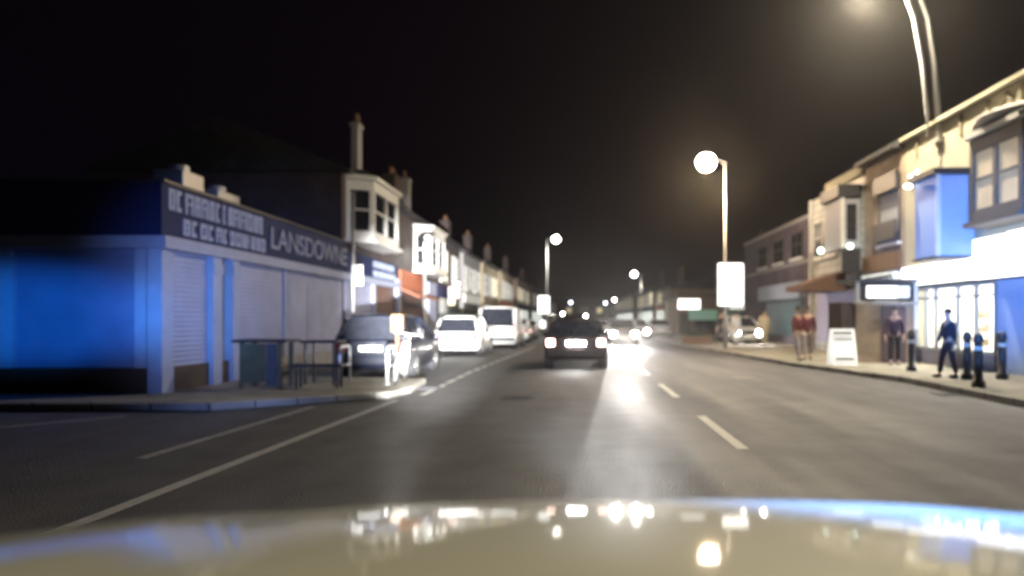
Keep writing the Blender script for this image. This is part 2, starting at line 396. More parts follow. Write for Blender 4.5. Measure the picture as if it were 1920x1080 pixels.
GP = 'cars parked in the bay along the left kerb'
c = make_car('dark blue hatchback parked nearest in the left bay, behind the bicycle stands', CARD, H=1.54, group=GP); c.location = (-4.78, 15.95, 0); c.rotation_euler = (0, 0, R(1))
c = make_car('white hatchback parked behind the dark blue car, rear brightly lit', CARW, H=1.56, group=GP); c.location = (-4.62, 26.2, 0)
whitecar = c
v = make_car('white van parked in the left bay beyond the white hatchback', CARW, 'van', 'parked_van', 'van', L=4.7, W=1.85, H=2.05); v.location = (-3.95, 33.5, 0)
c = dup(whitecar, (-3.85, 41.5, 0), label='pale car parked directly beyond the white van on the left')
c = make_car('silver saloon at the far end of the row of parked cars on the left', CARS, kind='saloon', L=4.4, group=GP); c.location = (-3.9, 48.6, 0)
c = make_car('maroon car driving ahead in the lane with lit tail lamps', CARM, name='moving_car', kind='hatch', plate=mat('glare_glow_number_plate', (.9, .9, .88), .3, var=.03, emit=(1, 1, .97), es=110), lit=True, L=4.2, W=1.78, H=1.45); c.location = (-.08, 19.6, 0)  # plate emission stands in for headlamp glare thrown back off it
c2 = make_car('car far ahead in the lane just left of the maroon car, tail lamps lit', CARS, name='moving_car', kind='saloon', lit=True, L=4.4); c2.location = (-1.1, 44, 0)
oc = make_car('oncoming car with glaring headlamps right of the maroon car', CARS, name='oncoming_car', head=True, group='oncoming cars in the right lane'); oc.location = (2.55, 43, 0); oc.rotation_euler = (0, 0, math.pi)
dup(oc, (4.1, 52, 0), math.pi, 'second oncoming car, following on the right of the first oncoming car')
dup(oc, (3.0, 72, 0), math.pi, 'oncoming car fifth in line, small between the lamp post and the maroon car')
for i, (x, y_) in enumerate(((2.3, 63), (4.3, 66), (2.4, 92), (3.4, 118), (2.2, 140))):
    dup(oc, (x, y_, 0), math.pi, ('oncoming car third in line, behind the first two', 'oncoming car fourth in line, nearer the right kerb', 'oncoming car tiny with paired lamps, before the last two', 'oncoming car second to last near the road end', 'oncoming car last and tiniest, at the very road end')[i])
for i, (x, y_) in enumerate(((-1.3, 57), (-1.2, 74), (-.2, 100))):
    dup(c2, (x, y_, 0), 0, ('second far car driving ahead, beyond the one left of the maroon car', 'third far car driving ahead, small tail lamps', 'farthest car driving ahead, tail lamps only dots')[i], 'cars driving ahead in the lane')
c2['group'] = 'cars driving ahead in the lane'
c = make_car('white car parked on the right pavement with its lamps lit, behind the lit pole sign', CARW, head=True); c.location = (8.9, 40.5, .125); c.rotation_euler = (0, 0, math.pi)
c = make_car('dark saloon standing on the far right kerb beside the pale pillar', CARS, kind='saloon', L=4.4); c.location = (6.2, 52, 0)
lamp('oncoming_headlamp_beam', 'SPOT', (2.0, 38.6, .62), 9000, (1, .97, .93), .1, (1.9, 24, -.6), 24, 1)
lamp('oncoming_headlamp_beam', 'SPOT', (3.1, 38.6, .62), 9000, (1, .97, .93), .1, (2.9, 24, -.6), 24, 1)

# ------------------------------------------------------------------ street lamps
def street_lamp(label, x, y, h, arm, glow, power, colr, bowl=.24, curve=False, group='street lamps along the road', spot=True):
    t = thing('street_lamp', label, 'street lamp', (x, y, .125), group=group)
    B('base_plate', METAL, t, -.13, .13, -.13, .13, 0, .03)
    if curve:
        pts = [(0, 0, 0), (0, 0, 4.2), (-.02, 0, 5.6), (-.1, 0, 6.9), (-.3, 0, 7.8), (-.65, 0, h - .12), (arm * .8, 0, h + .02), (arm, 0, h + .03)]
        MB().tube(pts, [.09, .075, .07, .062, .055, .05, .045, .04]).build('pole', METAL, t)
        pts = [(.13, .12, 0), (.13, .12, 4.2), (.1, .12, 5.6), (.0, .12, 6.9), (-.22, .1, 7.8), (-.6, .05, h - .2)]
        MB().tube([(p[0] - .32, p[1], p[2]) for p in pts[2:]], .035).build('cable_duct', METAL, t)
    else:
        MB().tube([(0, 0, 0), (0, 0, 1.2), (0, 0, 1.25), (0, 0, h)], [.1, .1, .07, .05]).build('pole', METAL, t)
        MB().tube([(0, 0, h - .05), (arm * .4, 0, h + .08), (arm, 0, h + .1)], .035).build('arm', METAL, t)
    sx = -1 if arm < 0 else 1
    MB().ball((arm, 0, h + .1), .36, .18, .09).build('lamp_head', METALD, t)
    MB().ball((arm, 0, h - .02), bowl, bowl * .9, bowl * .92).build('lamp_bowl', glow, t)
    if power:
        if spot: lamp('lamp_light', 'SPOT', (arm, 0, h - .28), power, colr, .22, (arm, 0, 0), 158, .35, t)
        else: lamp('lamp_light', 'POINT', (arm, 0, h - .4), power, colr, .22, None, parent=t)
    return t
WARM = (1, .86, .62)
NL = thing('wall_lamp', 'tall twin stemmed lamp fixed to the cream shop house, rising from its eaves', 'street lamp', (10.12, 19.5, 6.4))
MB().box(-.1, .07, -.2, .2, 0, .12).build('wall_plate', METAL, NL)
MB().tube([(0, 0, .0), (-.02, 0, .8), (-.12, 0, 2.2), (-.3, 0, 3.5), (-.6, 0, 4.3), (-1.2, 0, 4.65), (-2.0, 0, 4.55)], [.075, .075, .07, .065, .06, .05, .04]).build('pole', METAL, NL)
MB().tube([(-.3, 0, .2), (-.32, 0, .8), (-.46, 0, 2.2), (-.7, 0, 3.5), (-.95, 0, 4.2), (-1.2, 0, 4.55)], .055).build('strut', METAL, NL)
MB().ball((-2.1, 0, 4.5), .36, .2, .1).build('lamp_head', METALD, NL); MB().ball((-2.1, 0, 4.38), .26, .2, .18).build('lamp_bowl', LAMPW, NL)
lamp('lamp_light', 'SPOT', (-2.1, 0, 4.1), 4200, WARM, .22, (-1.2, -1.5, 0), 135, .6, NL)
lamp('lamp_light', 'POINT', (-2.1, 0, 4.0), 3600, WARM, .25, parent=NL)
A = street_lamp('brightest street lamp, its pole carrying the large lit white sign on the right', 6.55, 31, 8.35, -.85, LAMPW, 4300, (1, .88, .7), .44)
lamp('lamp_light', 'POINT', (-.85, 0, 7.75), 2200, (1, .68, .4), .3, parent=A)
street_lamp('street lamp on the left kerb, lamp reaching right over the road, small lit sign below', -2.65, 58, 8.05, .75, LAMPN, 3200, (1, .95, .85), .33)
street_lamp('street lamp on the far right kerb beyond the lit pole sign', 7.65, 85, 6.9, -.85, LAMPN, 2200, (1, .93, .8), .36)
street_lamp('short lamp with a greenish light before the second bay window on the left', -6.6, 29.7, 4.85, .12, LAMPG, 250, (.85, 1, .95), .1)
for lx, ly, d, m_, lab in ((1070, 567, 150, LAMPB, 'far tiny bluish street lamp above the maroon car'), (1135, 568, 150, LAMPB, 'far tiny street lamp, left of the pair right of the road end'),
                      (1152, 562, 130, LAMPN, 'far tiny street lamp, right of the pair right of the road end'), (1055, 588, 170, LAMPN, 'far tiny low street lamp left above the maroon car'),
                      (1098, 592, 190, LAMPN, 'farthest tiny street lamp over the end of the road'), (1310, 553, 75, LAMPB, 'small globe lamp above the lit green and white shop front'), (1332, 578, 62, LAMPN, 'round globe lamp just left of the large lit pole sign')):
    q = P(lx, ly, d); street_lamp(lab, q.x + (.3 if lx > 1085 else -.3), d, q.z - .125, -.3 if lx > 1085 else .3, m_, 0, (1, 1, 1), .22 * d / 100)

def pole_sign(label, x, y, z0, z1, wd):
    t = thing('pole_sign', label, 'sign', (x, y, z0))
    B('sign_face', SIGNW, t, -wd / 2, wd / 2, -.09, .09, 0, z1 - z0, bevel=.05)
    f = MB(); f.box(-wd / 2 - .03, -wd / 2 - .002, -.11, .11, -.03, z1 - z0 + .03).box(wd / 2 + .002, wd / 2 + .03, -.11, .11, -.03, z1 - z0 + .03)
    f.box(-wd / 2, wd / 2, -.11, .11, -.03, -.002).box(-wd / 2, wd / 2, -.11, .11, z1 - z0 + .002, z1 - z0 + .03).build('frame', METAL, t)
    f = MB()
    for zz in (.25, z1 - z0 - .25): f.box(-.06, .06, .09, .22, zz, zz + .05)
    f.build('bracket', METALD, t); return t
pole_sign('large lit white sign box on the pole of the brightest street lamp', 6.72, 30.72, 2.04, 3.9, 1.12)
pole_sign('small lit white sign box on the pole of the left street lamp', -2.9, 57.7, 1.96, 3.4, .92)
pole_sign('tiny round-looking lit sign low under the small left sign box', -2.95, 57.0, .75, 1.35, .42)

# ------------------------------------------------------------------ buildings
def window(parent, X, y0, y1, z0, z1, side, pane=GLASS, frame=WHITE, sill=True, bars=1, depth=.06):
    """a window set on the facade plane x = X; side = +1 when the facade looks to +x"""
    s = side; a, b = sorted((X + s * .002, X + s * depth)); f = MB(); t = .07
    f.box(a, b, y0, y0 + t, z0, z1).box(a, b, y1 - t, y1, z0, z1).box(a, b, y0 + t, y1 - t, z0, z0 + t).box(a, b, y0 + t, y1 - t, z1 - t, z1)
    for k in range(bars):
        yc = y0 + (y1 - y0) * (k + 1) / (bars + 1); f.box(a, b, yc - .025, yc + .025, z0 + t, z1 - t)
    zc = z0 + (z1 - z0) * .55
    a2, b2 = sorted((X + s * .004, X + s * (depth - .012)))
    f.box(a2, b2, y0 + t, y1 - t, zc - .02, zc + .02)
    w_ = f.build('window', frame, parent)
    a, b = sorted((X + s * .006, X + s * .02)); MB().box(a, b, y0 + t, y1 - t, z0 + t, z1 - t).build('pane', pane, w_)
    if sill:
        a, b = sorted((X + s * .003, X + s * (depth + .08))); MB().box(a, b, y0 - .06, y1 + .06, z0 - .09, z0 - .003).build('sill', WHITE, w_)
    return w_
def pitched_roof(parent, x0, x1, y0, y1, z0, h, ov=.25):
    xm = (x0 + x1) / 2
    MB().prism([(x0 - ov, y0, z0 - .05), (x1 + ov, y0, z0 - .05), (x1 + ov, y0, z0 + .06), (xm, y0, z0 + h), (x0 - ov, y0, z0 + .06)], (0, y1 - y0, 0)).build('roof', SLATE, parent)
def chimney(parent, x, y, z0, z1, m=BRICKD, wx=.5, wy=.9, pots=2):
    c = MB().box(x - wx / 2, x + wx / 2, y - wy / 2, y + wy / 2, z0, z1).box(x - wx / 2 - .05, x + wx / 2 + .05, y - wy / 2 - .05, y + wy / 2 + .05, z1 + .002, z1 + .12).build('chimney', m, parent)
    for k in range(pots):
        yy = y + (k - (pots - 1) / 2) * .4
        MB().tube([(x, yy, z1 + .12), (x, yy, z1 + .5)], [.12, .09], 10).build('chimney_pot', BROWNP, c)
def bay(parent, X, y0, y1, z0, z1, side, proj=.7, frame=WHITE, pane=GLASS, roofm=WHITE, cant=.45):
    """canted bay window with head and sill bands; glass panes are its sub-parts"""
    s = side; P_ = [(X, y0), (X + s * proj, y0 + cant), (X + s * proj, y1 - cant), (X, y1)]
    f = MB(); g = MB()
    def seg(mb, a, b, z_0, z_1, th=.09, inset=0):
        a = Vector((*a, 0)); b = Vector((*b, 0)); t = (b - a); nn = Vector((-t.y, t.x, 0)).normalized() * (-s if t.y > 0 else s)
        nn = nn if nn.x * s > 0 or abs(nn.x) < 1e-6 else -nn
        o = -nn * inset
        pts = [a + o, b + o, b + o - nn * th, a + o - nn * th]
        mb.prism([(p.x, p.y, z_0) for p in pts], (0, 0, z_1 - z_0))
    for a, b in zip(P_, P_[1:]):
        seg(f, a, b, z0, z0 + .28, .12); seg(f, a, b, z1 - .34, z1, .12)
        av, bv = Vector(a), Vector(b); L_ = (bv - av).length
        seg(g, av.lerp(bv, .08), av.lerp(bv, .92), z0 + .285, z1 - .345, .03, .06)
        nb = 2 if L_ > 1.3 else 1
        for k in range(nb + 1):
            u = k / nb; wd = .075 / L_
            u0 = min(max(u - wd, 0), 1 - 2 * wd); seg(f, av.lerp(bv, u0), av.lerp(bv, u0 + 2 * wd), z0 + .285, z1 - .345, .1, .004)
        seg(f, av.lerp(bv, .07), av.lerp(bv, .93), (z0 + z1) / 2 - .03, (z0 + z1) / 2 + .03, .07, .012)
    bw = f.build('bay_window', frame, parent); g.build('pane', pane, bw)
    e = .12
    cap = [(X, y0 - e), (X + s * (proj + e), y0 + cant - e * .5), (X + s * (proj + e), y1 - cant + e * .5), (X, y1 + e)]
    MB().prism([(x, y_, z1 + .002) for x, y_ in cap], (0, 0, .12)).build('bay_cornice', roofm, bw)
    MB().loft([[(x, y_, z1 + .124) for x, y_ in cap], [(X + (x - X) * .4, y_ * .7 + (y0 + y1) / 2 * .3, z1 + .42) for x, y_ in cap]], smooth=False).build('bay_roof', SLATE, bw)
    MB().prism([(x, y_, z0 - .1) for x, y_ in cap], (0, 0, .098)).build('bay_sill', frame, bw)
def textmesh(txt, size, m, parent, loc, rot, sx=1.0, name='lettering', ext=.015):
    cu = bpy.data.curves.new('txt', 'FONT'); cu.body = txt; cu.size = size; cu.extrude = ext; cu.offset = .004; cu.align_x = 'CENTER'; cu.align_y = 'CENTER'
    o = bpy.data.objects.new('txt', cu); col.objects.link(o); bpy.context.view_layer.update()
    me = bpy.data.meshes.new_from_object(o.evaluated_get(bpy.context.evaluated_depsgraph_get())); bpy.data.objects.remove(o); bpy.data.curves.remove(cu)
    me.materials.clear(); me.materials.append(m)
    q = bpy.data.objects.new(name, me); col.objects.link(q); q.parent = parent; q.location = loc; q.rotation_euler = rot; q.scale = (sx, 1, 1)
    return q
def marks(parent, X, y0, y1, z0, z1, side, m, name='lettering', seed=1, wide=.16):
    """a line of lettering too blurred to read: upright and cross strokes"""
    rr = random.Random(seed); f = MB(); y_ = y0; a, b = sorted((X, X + side * .02))
    while y_ < y1 - .05:
        wd = wide * rr.uniform(.7, 1.15); k = rr.randrange(4); s_ = .075
        if y_ + wd > y1: break
        f.box(a, b, y_, y_ + s_, z0, z1)
        if k != 0: f.box(a, b, y_ + wd - s_, y_ + wd, z0, z1)
        f.box(a, b, y_ + s_ + .001, y_ + wd - s_ - .001, z1 - s_, z1)
        if k > 1: f.box(a, b, y_ + s_ + .001, y_ + wd - s_ - .001, (z0 + z1) / 2 - .02, (z0 + z1) / 2 + .02)
        if k != 3: f.box(a, b, y_ + s_ + .001, y_ + wd - s_ - .001, z0, z0 + s_)
        y_ += wd + rr.uniform(.03, .06)
    return f.build(name, m, parent)

XL = -7.2
# --- single storey corner shop on the left
s1 = thing('corner_shop', 'single storey corner shop with dark fascia lettering and closed grey shutters, left', 'shop', (XL, 12, 0))
def rel(o): return o
def child(o, root):   # geometry was written in world coordinates
    return o
def shift(root):      # keep world-space geometry while the empty stands at the thing's base
    off = Matrix.Translation(-Vector(root.location))
    for ch in root.children:
        ch.matrix_parent_inverse = off
B('wall', GREYR, s1, -15, XL - .1, 12.1, 21.3, 0, 3.6)
B('roof', SLATE, s1, -14.8, XL - .25, 12.3, 21.2, 3.602, 3.66)
f = MB().box(XL - .1, XL, 11.97, 21.3, 2.86, 3.78).box(-15, XL - .1, 11.97, 12.1, 2.86, 3.78); f.build('fascia', NAVY, s1)
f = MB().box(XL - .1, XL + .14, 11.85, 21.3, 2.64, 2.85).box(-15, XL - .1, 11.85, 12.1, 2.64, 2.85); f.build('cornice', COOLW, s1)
f = MB().box(XL - .1, XL + .05, 11.96, 21.3, 3.782, 3.84).box(-15, XL - .1, 11.96, 12.1, 3.782, 3.84); f.build('coping', METALD, s1)
B('stallriser', STALL, s1, -15, XL - .1, 11.99, 12.1, 0, .57); B('stallriser', STALL, s1, XL - .1, XL - .01, 12.3, 14.3, 0, .57)
B('plinth', GREYR, s1, XL - .1, XL - .01, 14.6, 21.3, 0, .5)
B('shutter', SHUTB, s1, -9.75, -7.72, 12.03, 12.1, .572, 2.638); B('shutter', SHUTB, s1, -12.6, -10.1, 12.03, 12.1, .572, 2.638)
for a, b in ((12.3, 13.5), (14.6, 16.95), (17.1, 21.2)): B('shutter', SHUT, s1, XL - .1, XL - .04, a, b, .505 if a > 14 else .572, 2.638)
B('shutter_rail', DARK, s1, XL - .1, XL - .02, 12.3, 21.2, 2.54, 2.636) if False else None
for a, b in ((13.52, 13.85), (14.3, 14.58)):
    p_ = B('pilaster', COOLW, s1, XL - .1, XL + .08, a, b, 0, 2.638); B('pilaster_cap', COOLW, p_, XL - .1, XL + .11, a - .03, b + .03, 2.3, 2.5)
B('pilaster', COOLW, s1, XL - .22, XL + .03, 11.93, 12.28, 0.0, 2.638); B('pilaster', COOLW, s1, XL - .46, XL - .26, 11.95, 12.1, .572, 2.638)
B('pilaster', COOLW, s1, -10.05, -9.78, 11.95, 12.1, .572, 2.638)
B('mullion', COOLW, s1, XL - .1, XL + .0, 16.96, 17.09, .505, 2.638)
marks(s1, XL + .003, 12.15, 15.85, 3.34, 3.72, 1, LETTER, seed=3, wide=.24); marks(s1, XL + .003, 12.6, 16.0, 2.94, 3.24, 1, LETTER, seed=5, wide=.22)
textmesh('LANSDOWNE', .72, LETTERD, s1, (XL + .02, 18.8, 3.3), (R(90), 0, R(90)), 1.18)
for (a, b, zt) in ((14.2, 15.0, 4.5), (15.6, 16.6, 4.35)):
    u = MB().box(-8.75, -8.1, a, b, 3.67, zt); u.tube([(-8.4, (a + b) / 2, zt), (-8.4, (a + b) / 2, zt + .15)], .2); u.build('roof_vent', METAL, s1, .03)
shift(s1)

# --- two storey houses with shops beyond it
def wallbox(parent, x0, x1, y0, y1, z1, m): return B('wall', m, parent, x0, x1, y0, y1, 0, z1)
h = thing('shop_house', 'two storey dark house with large white first floor bay window, next to the corner shop', 'house', (XL, 21.35, 0))
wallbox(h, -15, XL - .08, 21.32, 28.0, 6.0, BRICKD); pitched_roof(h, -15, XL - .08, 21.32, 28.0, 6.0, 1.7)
chimney(h, -7.75, 24.2, 6.0, 8.1, GREYR, .22, .5, 1)
bay(h, XL - .08, 21.7, 25.6, 3.95, 5.85, 1, .75)
B('fascia', NAVY, h, XL - .08, XL, 21.4, 27.6, 2.86, 3.55); B('cornice', COOLW, h, XL - .08, XL + .12, 21.4, 27.6, 2.64, 2.855)
marks(h, XL + .003, 24.3, 27.2, 3.25, 3.48, 1, LETTER, seed=8); marks(h, XL + .003, 24.3, 27.3, 2.93, 3.15, 1, LETTER, seed=9)
B('shutter', SHUT, h, XL - .08, XL - .03, 21.5, 24.2, .3, 2.635); B('shutter', SHUTR, h, XL - .08, XL - .03, 24.5, 27.2, .3, 2.635)
B('pilaster', COOLW, h, XL - .08, XL + .1, 27.25, 27.7, 0, 3.0); B('pilaster', COOLW, h, XL - .08, XL + .05, 24.22, 24.48, 0, 2.635)
window(h, XL - .08, 26.4, 27.3, 4.1, 5.4, 1, NETC)
shift(h)
h = thing('shop_house', 'dark house with narrow white bay window above a rust red shop front', 'house', (XL, 28.02, 0))
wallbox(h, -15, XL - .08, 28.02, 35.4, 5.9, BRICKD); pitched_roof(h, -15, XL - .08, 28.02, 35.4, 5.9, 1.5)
chimney(h, -8.2, 30.4, 6.2, 7.6); chimney(h, -8.2, 32.6, 6.2, 7.9, GREYR, .5, .5, 1)
bay(h, XL - .08, 30.6, 34.6, 3.6, 5.5, 1, .7)
B('fascia', RUST, h, XL - .08, XL + .02, 28.05, 32.4, 2.7, 3.45, bevel=.02)
MB().prism([(XL + .02, 28.05, 2.62), (XL + .75, 28.05, 2.3), (XL + .75, 28.05, 2.35), (XL + .02, 28.05, 2.69)], (0, 4.3, 0)).build('awning', RUST, h)
B('shutter', SHUTR, h, XL - .08, XL - .03, 28.2, 32.3, .3, 2.6)
B('pilaster', COOLW, h, XL - .08, XL + .14, 32.7, 34.4, 0, 3.2); B('door', DARK, h, XL - .08, XL, 34.5, 35.3, 0.12, 2.4)
shift(h)
h = thing('shop_house', 'dark fronted house with one yellow lit upper window, left row', 'house', (XL, 35.5, 0))
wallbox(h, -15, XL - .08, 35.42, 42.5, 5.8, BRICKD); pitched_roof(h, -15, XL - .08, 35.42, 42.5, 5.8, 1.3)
window(h, XL - .08, 36.3, 38.2, 3.5, 5.2, 1, LITW); window(h, XL - .08, 39.8, 41.4, 3.6, 5.1, 1)
B('fascia', NAVY, h, XL - .08, XL, 35.5, 42.4, 2.6, 3.2); B('shop_window', GLASS, h, XL - .08, XL - .02, 35.9, 42, .5, 2.55)
shift(h)
def terrace(y0, y1, X, side, wallm, label, zt=5.6, lit=False, bays=True, seed=0, roofh=1.3, fas=NAVY, grp='houses of the terrace rows'):
    rr = random.Random(seed); s = side
    h = thing('terraced_house', label, 'house', (X, y0, 0)); x0, x1 = (X - 8, X) if s > 0 else (X, X + 8)
    wallbox(h, x0, x1, y0 + .01, y1 - .01, zt, wallm); pitched_roof(h, x0, x1, y0 + .01, y1 - .01, zt, roofh)
    chimney(h, X - s * 1.3, y0 + 1.2, zt + .3, zt + 1.9)
    nW = max(2, int((y1 - y0) / 3.2)); st = (y1 - y0) / nW
    for k in range(nW):
        a = y0 + st * k + .6; b = a + st - 1.2
        window(h, X, a, b, 3.3, 4.8, s, LITW if (lit and rr.random() < .35) else (NETC if rr.random() < .5 else GLASS))
    a, b = sorted((X + s * .002, X + s * .1)); B('fascia', fas, h, a, b, y0 + .2, y1 - .2, 2.5, 3.05)
    a, b = sorted((X + s * .002, X + s * .03)); B('shop_window', GLASS if not lit else SIGND, h, a, b, y0 + .6, y1 - 1.6, .5, 2.45)
    B('door', DARK, h, a, b, y1 - 1.4, y1 - .5, .13, 2.4); shift(h); return h
terrace(42.6, 50, XL + .1, 1, GREYR, 'grey house beyond the house with the yellow lit window, left row', seed=1, fas=WHITE)
terrace(50.1, 59, XL + .3, 1, BRICKY, 'yellow brick house in the left row, behind the far parked cars', seed=2, lit=True, fas=BROWNP)
terrace(59.1, 70, -6.6, 1, BRICKY, 'second yellow brick house along the left row, beyond the left street lamp', seed=3, lit=False, fas=RUST)
terrace(70.1, 86, -6.2, 1, BRICKR, 'red brick house far down the left row', seed=4, lit=True)
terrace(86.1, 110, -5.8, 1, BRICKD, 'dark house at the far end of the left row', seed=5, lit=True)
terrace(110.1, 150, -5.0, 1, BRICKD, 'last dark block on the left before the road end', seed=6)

# --- right row
XR = 10.2
r1 = thing('shop_house', 'cream shop house with blazing white fascia and lit shop window, right edge', 'house', (XR, 17, 0))
m = MB(); m.box(XR, XR + .25, 10, 16.9, 0, 7).box(XR, XR + .25, 20.9, 21.7, 0, 7).box(XR, XR + .25, 16.9, 20.9, 2.36, 7).box(XR, XR + .25, 16.9, 20.9, 0, .55)
m.box(XR + .25, XR + 9, 21.55, 21.7, 0, 7).box(XR + .25, XR + 9, 10, 10.15, 0, 7).build('wall', CREAM, r1)
MB().prism([(XR - .1, 10, 6.95), (XR - .1, 10, 7.05), (XR + 4.5, 10, 9.6), (XR + 9, 10, 7.05), (XR + 9, 10, 6.9)], (0, 11.7, 0)).build('roof', SLATE, r1)
B('gutter', CREAM, r1, XR - .2, XR - .103, 10, 21.7, 6.94, 7.04)
rm = MB(); rm.box(XR + .26, XR + 4, 16.5, 21.3, .1, .14).box(XR + 4, XR + 4.1, 16.5, 21.3, .14, 2.7).box(XR + .26, XR + 4, 16.4, 16.5, .14, 2.7).box(XR + .26, XR + 4, 21.3, 21.4, .14, 2.7).box(XR + .26, XR + 4, 16.5, 21.3, 2.7, 2.75)
rm.build('shop_interior', SHOPI, r1)
B('ceiling_light', CEIL, r1, XR + .6, XR + 3.2, 17.2, 20.6, 2.64, 2.69)
for k, yy in enumerate((17.3, 18.6, 19.9)):
    sh = MB()
    for zz in (.6, 1.0, 1.4): sh.box(XR + 1.6, XR + 2.0, yy, yy + .8, zz, zz + .03)
    sh.box(XR + 1.6, XR + 2.0, yy - .03, yy, .14, 1.7); s_ = sh.build('shelf_unit', SHOPI, r1)
    g = MB(); rr = random.Random(k)
    for zz in (.63, 1.03, 1.43):
        y_ = yy + .03
        while y_ < yy + .7: wd = rr.uniform(.06, .14); g.box(XR + 1.62, XR + 1.85, y_, y_ + wd, zz, zz + rr.uniform(.12, .28)); y_ += wd + .02
    g.build('goods', mat('shelf_goods', (.35, .28, .2), .6, var=.8, scale=7), s_)
fr = MB(); a, b = XR - .05, XR + .06
for yy in (16.9, 17.75, 18.6, 19.75, 20.3, 20.83): fr.box(a, b, yy, yy + .07, .56, 2.35)
for (y0_, y1_) in ((16.97, 17.75), (17.82, 18.6), (18.67, 19.75), (19.82, 20.3), (20.37, 20.83)):
    fr.box(a + .01, b - .01, y0_, y1_, .56, .62); fr.box(a + .01, b - .01, y0_, y1_, 2.0, 2.06); fr.box(a + .01, b - .01, y0_, y1_, 2.28, 2.35)
w_ = fr.build('shop_window', mat('grey_frame', (.3, .31, .32), .4), r1)
gl = bpy.data.materials.new('clear_glass'); gl.use_nodes = True; pb = gl.node_tree.nodes['Principled BSDF']
nn = gl.node_tree.nodes.new('ShaderNodeTexNoise'); mr = gl.node_tree.nodes.new('ShaderNodeMapRange'); mr.inputs[3].default_value = .02; mr.inputs[4].default_value = .1
gl.node_tree.links.new(nn.outputs['Fac'], mr.inputs[0]); gl.node_tree.links.new(mr.outputs[0], pb.inputs['Roughness'])
pb.inputs['Transmission Weight'].default_value = 1; pb.inputs['IOR'].default_value = 1.02
MB().box(XR - .005, XR + .005, 16.97, 20.83, .6, 2.3).build('pane', gl, w_)
B('stallriser', mat('grey_blue_tiles', (.2, .2, .26), .5), r1, XR - .06, XR - .003, 16.9, 20.9, .1, .545)
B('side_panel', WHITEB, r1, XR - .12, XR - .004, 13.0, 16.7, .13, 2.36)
B('fascia_sign', SIGNW, r1, XR - .2, XR - .01, 17.55, 21.5, 2.45, 3.0, bevel=.02); B('fascia_sign', SIGNW, r1, XR - .26, XR - .01, 16.25, 17.5, 2.42, 3.42, bevel=.02); B('fascia_sign', SIGNW, r1, XR - .26, XR - .01, 13.4, 16.12, 2.42, 3.45, bevel=.02)
B('fascia_trim', DARK, r1, XR - .16, XR - .004, 13.2, 21.6, 2.362, 2.415)
# boxed oriel and bay window
o_ = B('oriel_bay', WHITEB, r1, XR - 1.0, XR - .003, 17.85, 19.0, 3.05, 5.15, bevel=.02)
B('oriel_roof', DARK, o_, XR - 1.12, XR - .003, 17.72, 19.12, 5.155, 5.3); B('oriel_trim', WHITE, o_, XR - 1.02, XR - .9, 17.8, 17.848, 3.05, 5.15); B('oriel_sill', METALD, o_, XR - 1.05, XR - .003, 17.78, 19.05, 2.98, 3.045)
MB().ball((XR - 1.2, 18.95, 5.05), .12, .09, .07).build('floodlight', mat('small_floodlight', (1, 1, 1), .4, var=0, emit=(.9, 1, .95), es=4), o_)
for zz, yy in ((5.75, 21.0), (5.8, 20.6)): MB().ball((XR - .15, yy, zz + .0), .06).build('small_lamp', MATS['small_floodlight'], r1)
m = MB(); bay(r1, XR, 14.6, 17.1, 3.75, 5.75, -1, .7, BAYF, CURT, WHITE, .25)
hd = []
for k in range(9):
    u = k / 8; hd.append([(XR - .95 * math.sin(math.pi * (.12 + .76 * u)), 14.4 + 2.9 * u, 5.93 + .12 * math.sin(math.pi * u)), (XR - .95 * math.sin(math.pi * (.12 + .76 * u)), 14.4 + 2.9 * u, 6.0 + .12 * math.sin(math.pi * u)), (XR - .002, 14.4 + 2.9 * u, 6.3 + .12 * math.sin(math.pi * u)), (XR - .002, 14.4 + 2.9 * u, 5.9 + .12 * math.sin(math.pi * u))])
MB().loft(hd).build('arched_hood', WHITE, r1)
TIM = mat('timber_stain', (.2, .17, .11), .7)
for yy in (14.0, 14.9, 15.9, 17.2, 18.4, 19.6, 20.8): B('timber', TIM, r1, XR - .05, XR - .003, yy, yy + .12, 6.3, 6.88)
for yy in (14.95, 16.0): MB().tube([(XR - .03, yy + .1, 6.4), (XR - .03, yy + .5, 6.8), (XR - .03, yy + .85, 6.4)], .045, 4).build('timber', TIM, r1)
shift(r1)
r2 = thing('shop_house', 'narrow brown house between the cream shop house and the pale tiled house, right', 'house', (XR, 21.8, 0))
wallbox(r2, XR, XR + 8.8, 21.72, 24.7, 6.9, BRICKB)
MB().prism([(XR - .4, 21.72, 6.8), (XR - .4, 21.72, 6.95), (XR + 4.5, 21.72, 9.4), (XR + 8.8, 21.72, 6.95), (XR + 8.8, 21.72, 6.8)], (0, 2.98, 0)).build('roof', SLATE, r2)
window(r2, XR, 21.95, 23.5, 3.9, 6.1, -1, NETC, DARK, bars=0)
B('blind_box', DARK, r2, XR - .2, XR - .065, 21.9, 23.55, 5.6, 6.15); B('window_box', DARK, r2, XR - .22, XR - .15, 21.9, 23.6, 4.0, 4.6)
B('fascia', BROWNP, r2, XR - .15, XR - .003, 21.9, 24.6, 3.05, 3.6); B('fascia_sign', SIGND, r2, XR - .16, XR - .003, 22.0, 24.6, 2.5, 2.95)
marks(r2, XR - .165, 22.2, 24.4, 2.58, 2.88, -1, DARK, seed=22, wide=.3)
B('shop_window', GLASS, r2, XR - .03, XR - .003, 22, 24.5, .5, 2.45)
shift(r2)
r3 = thing('shop_house', 'pale tiled shop house ending the near row on the right', 'house', (XR, 24.8, 0))
wallbox(r3, XR, XR + 8.6, 24.72, 30.5, 6.6, TILEW); B('parapet', CREAM, r3, XR - .12, XR + 8.6, 24.72, 28.4, 6.602, 6.95)
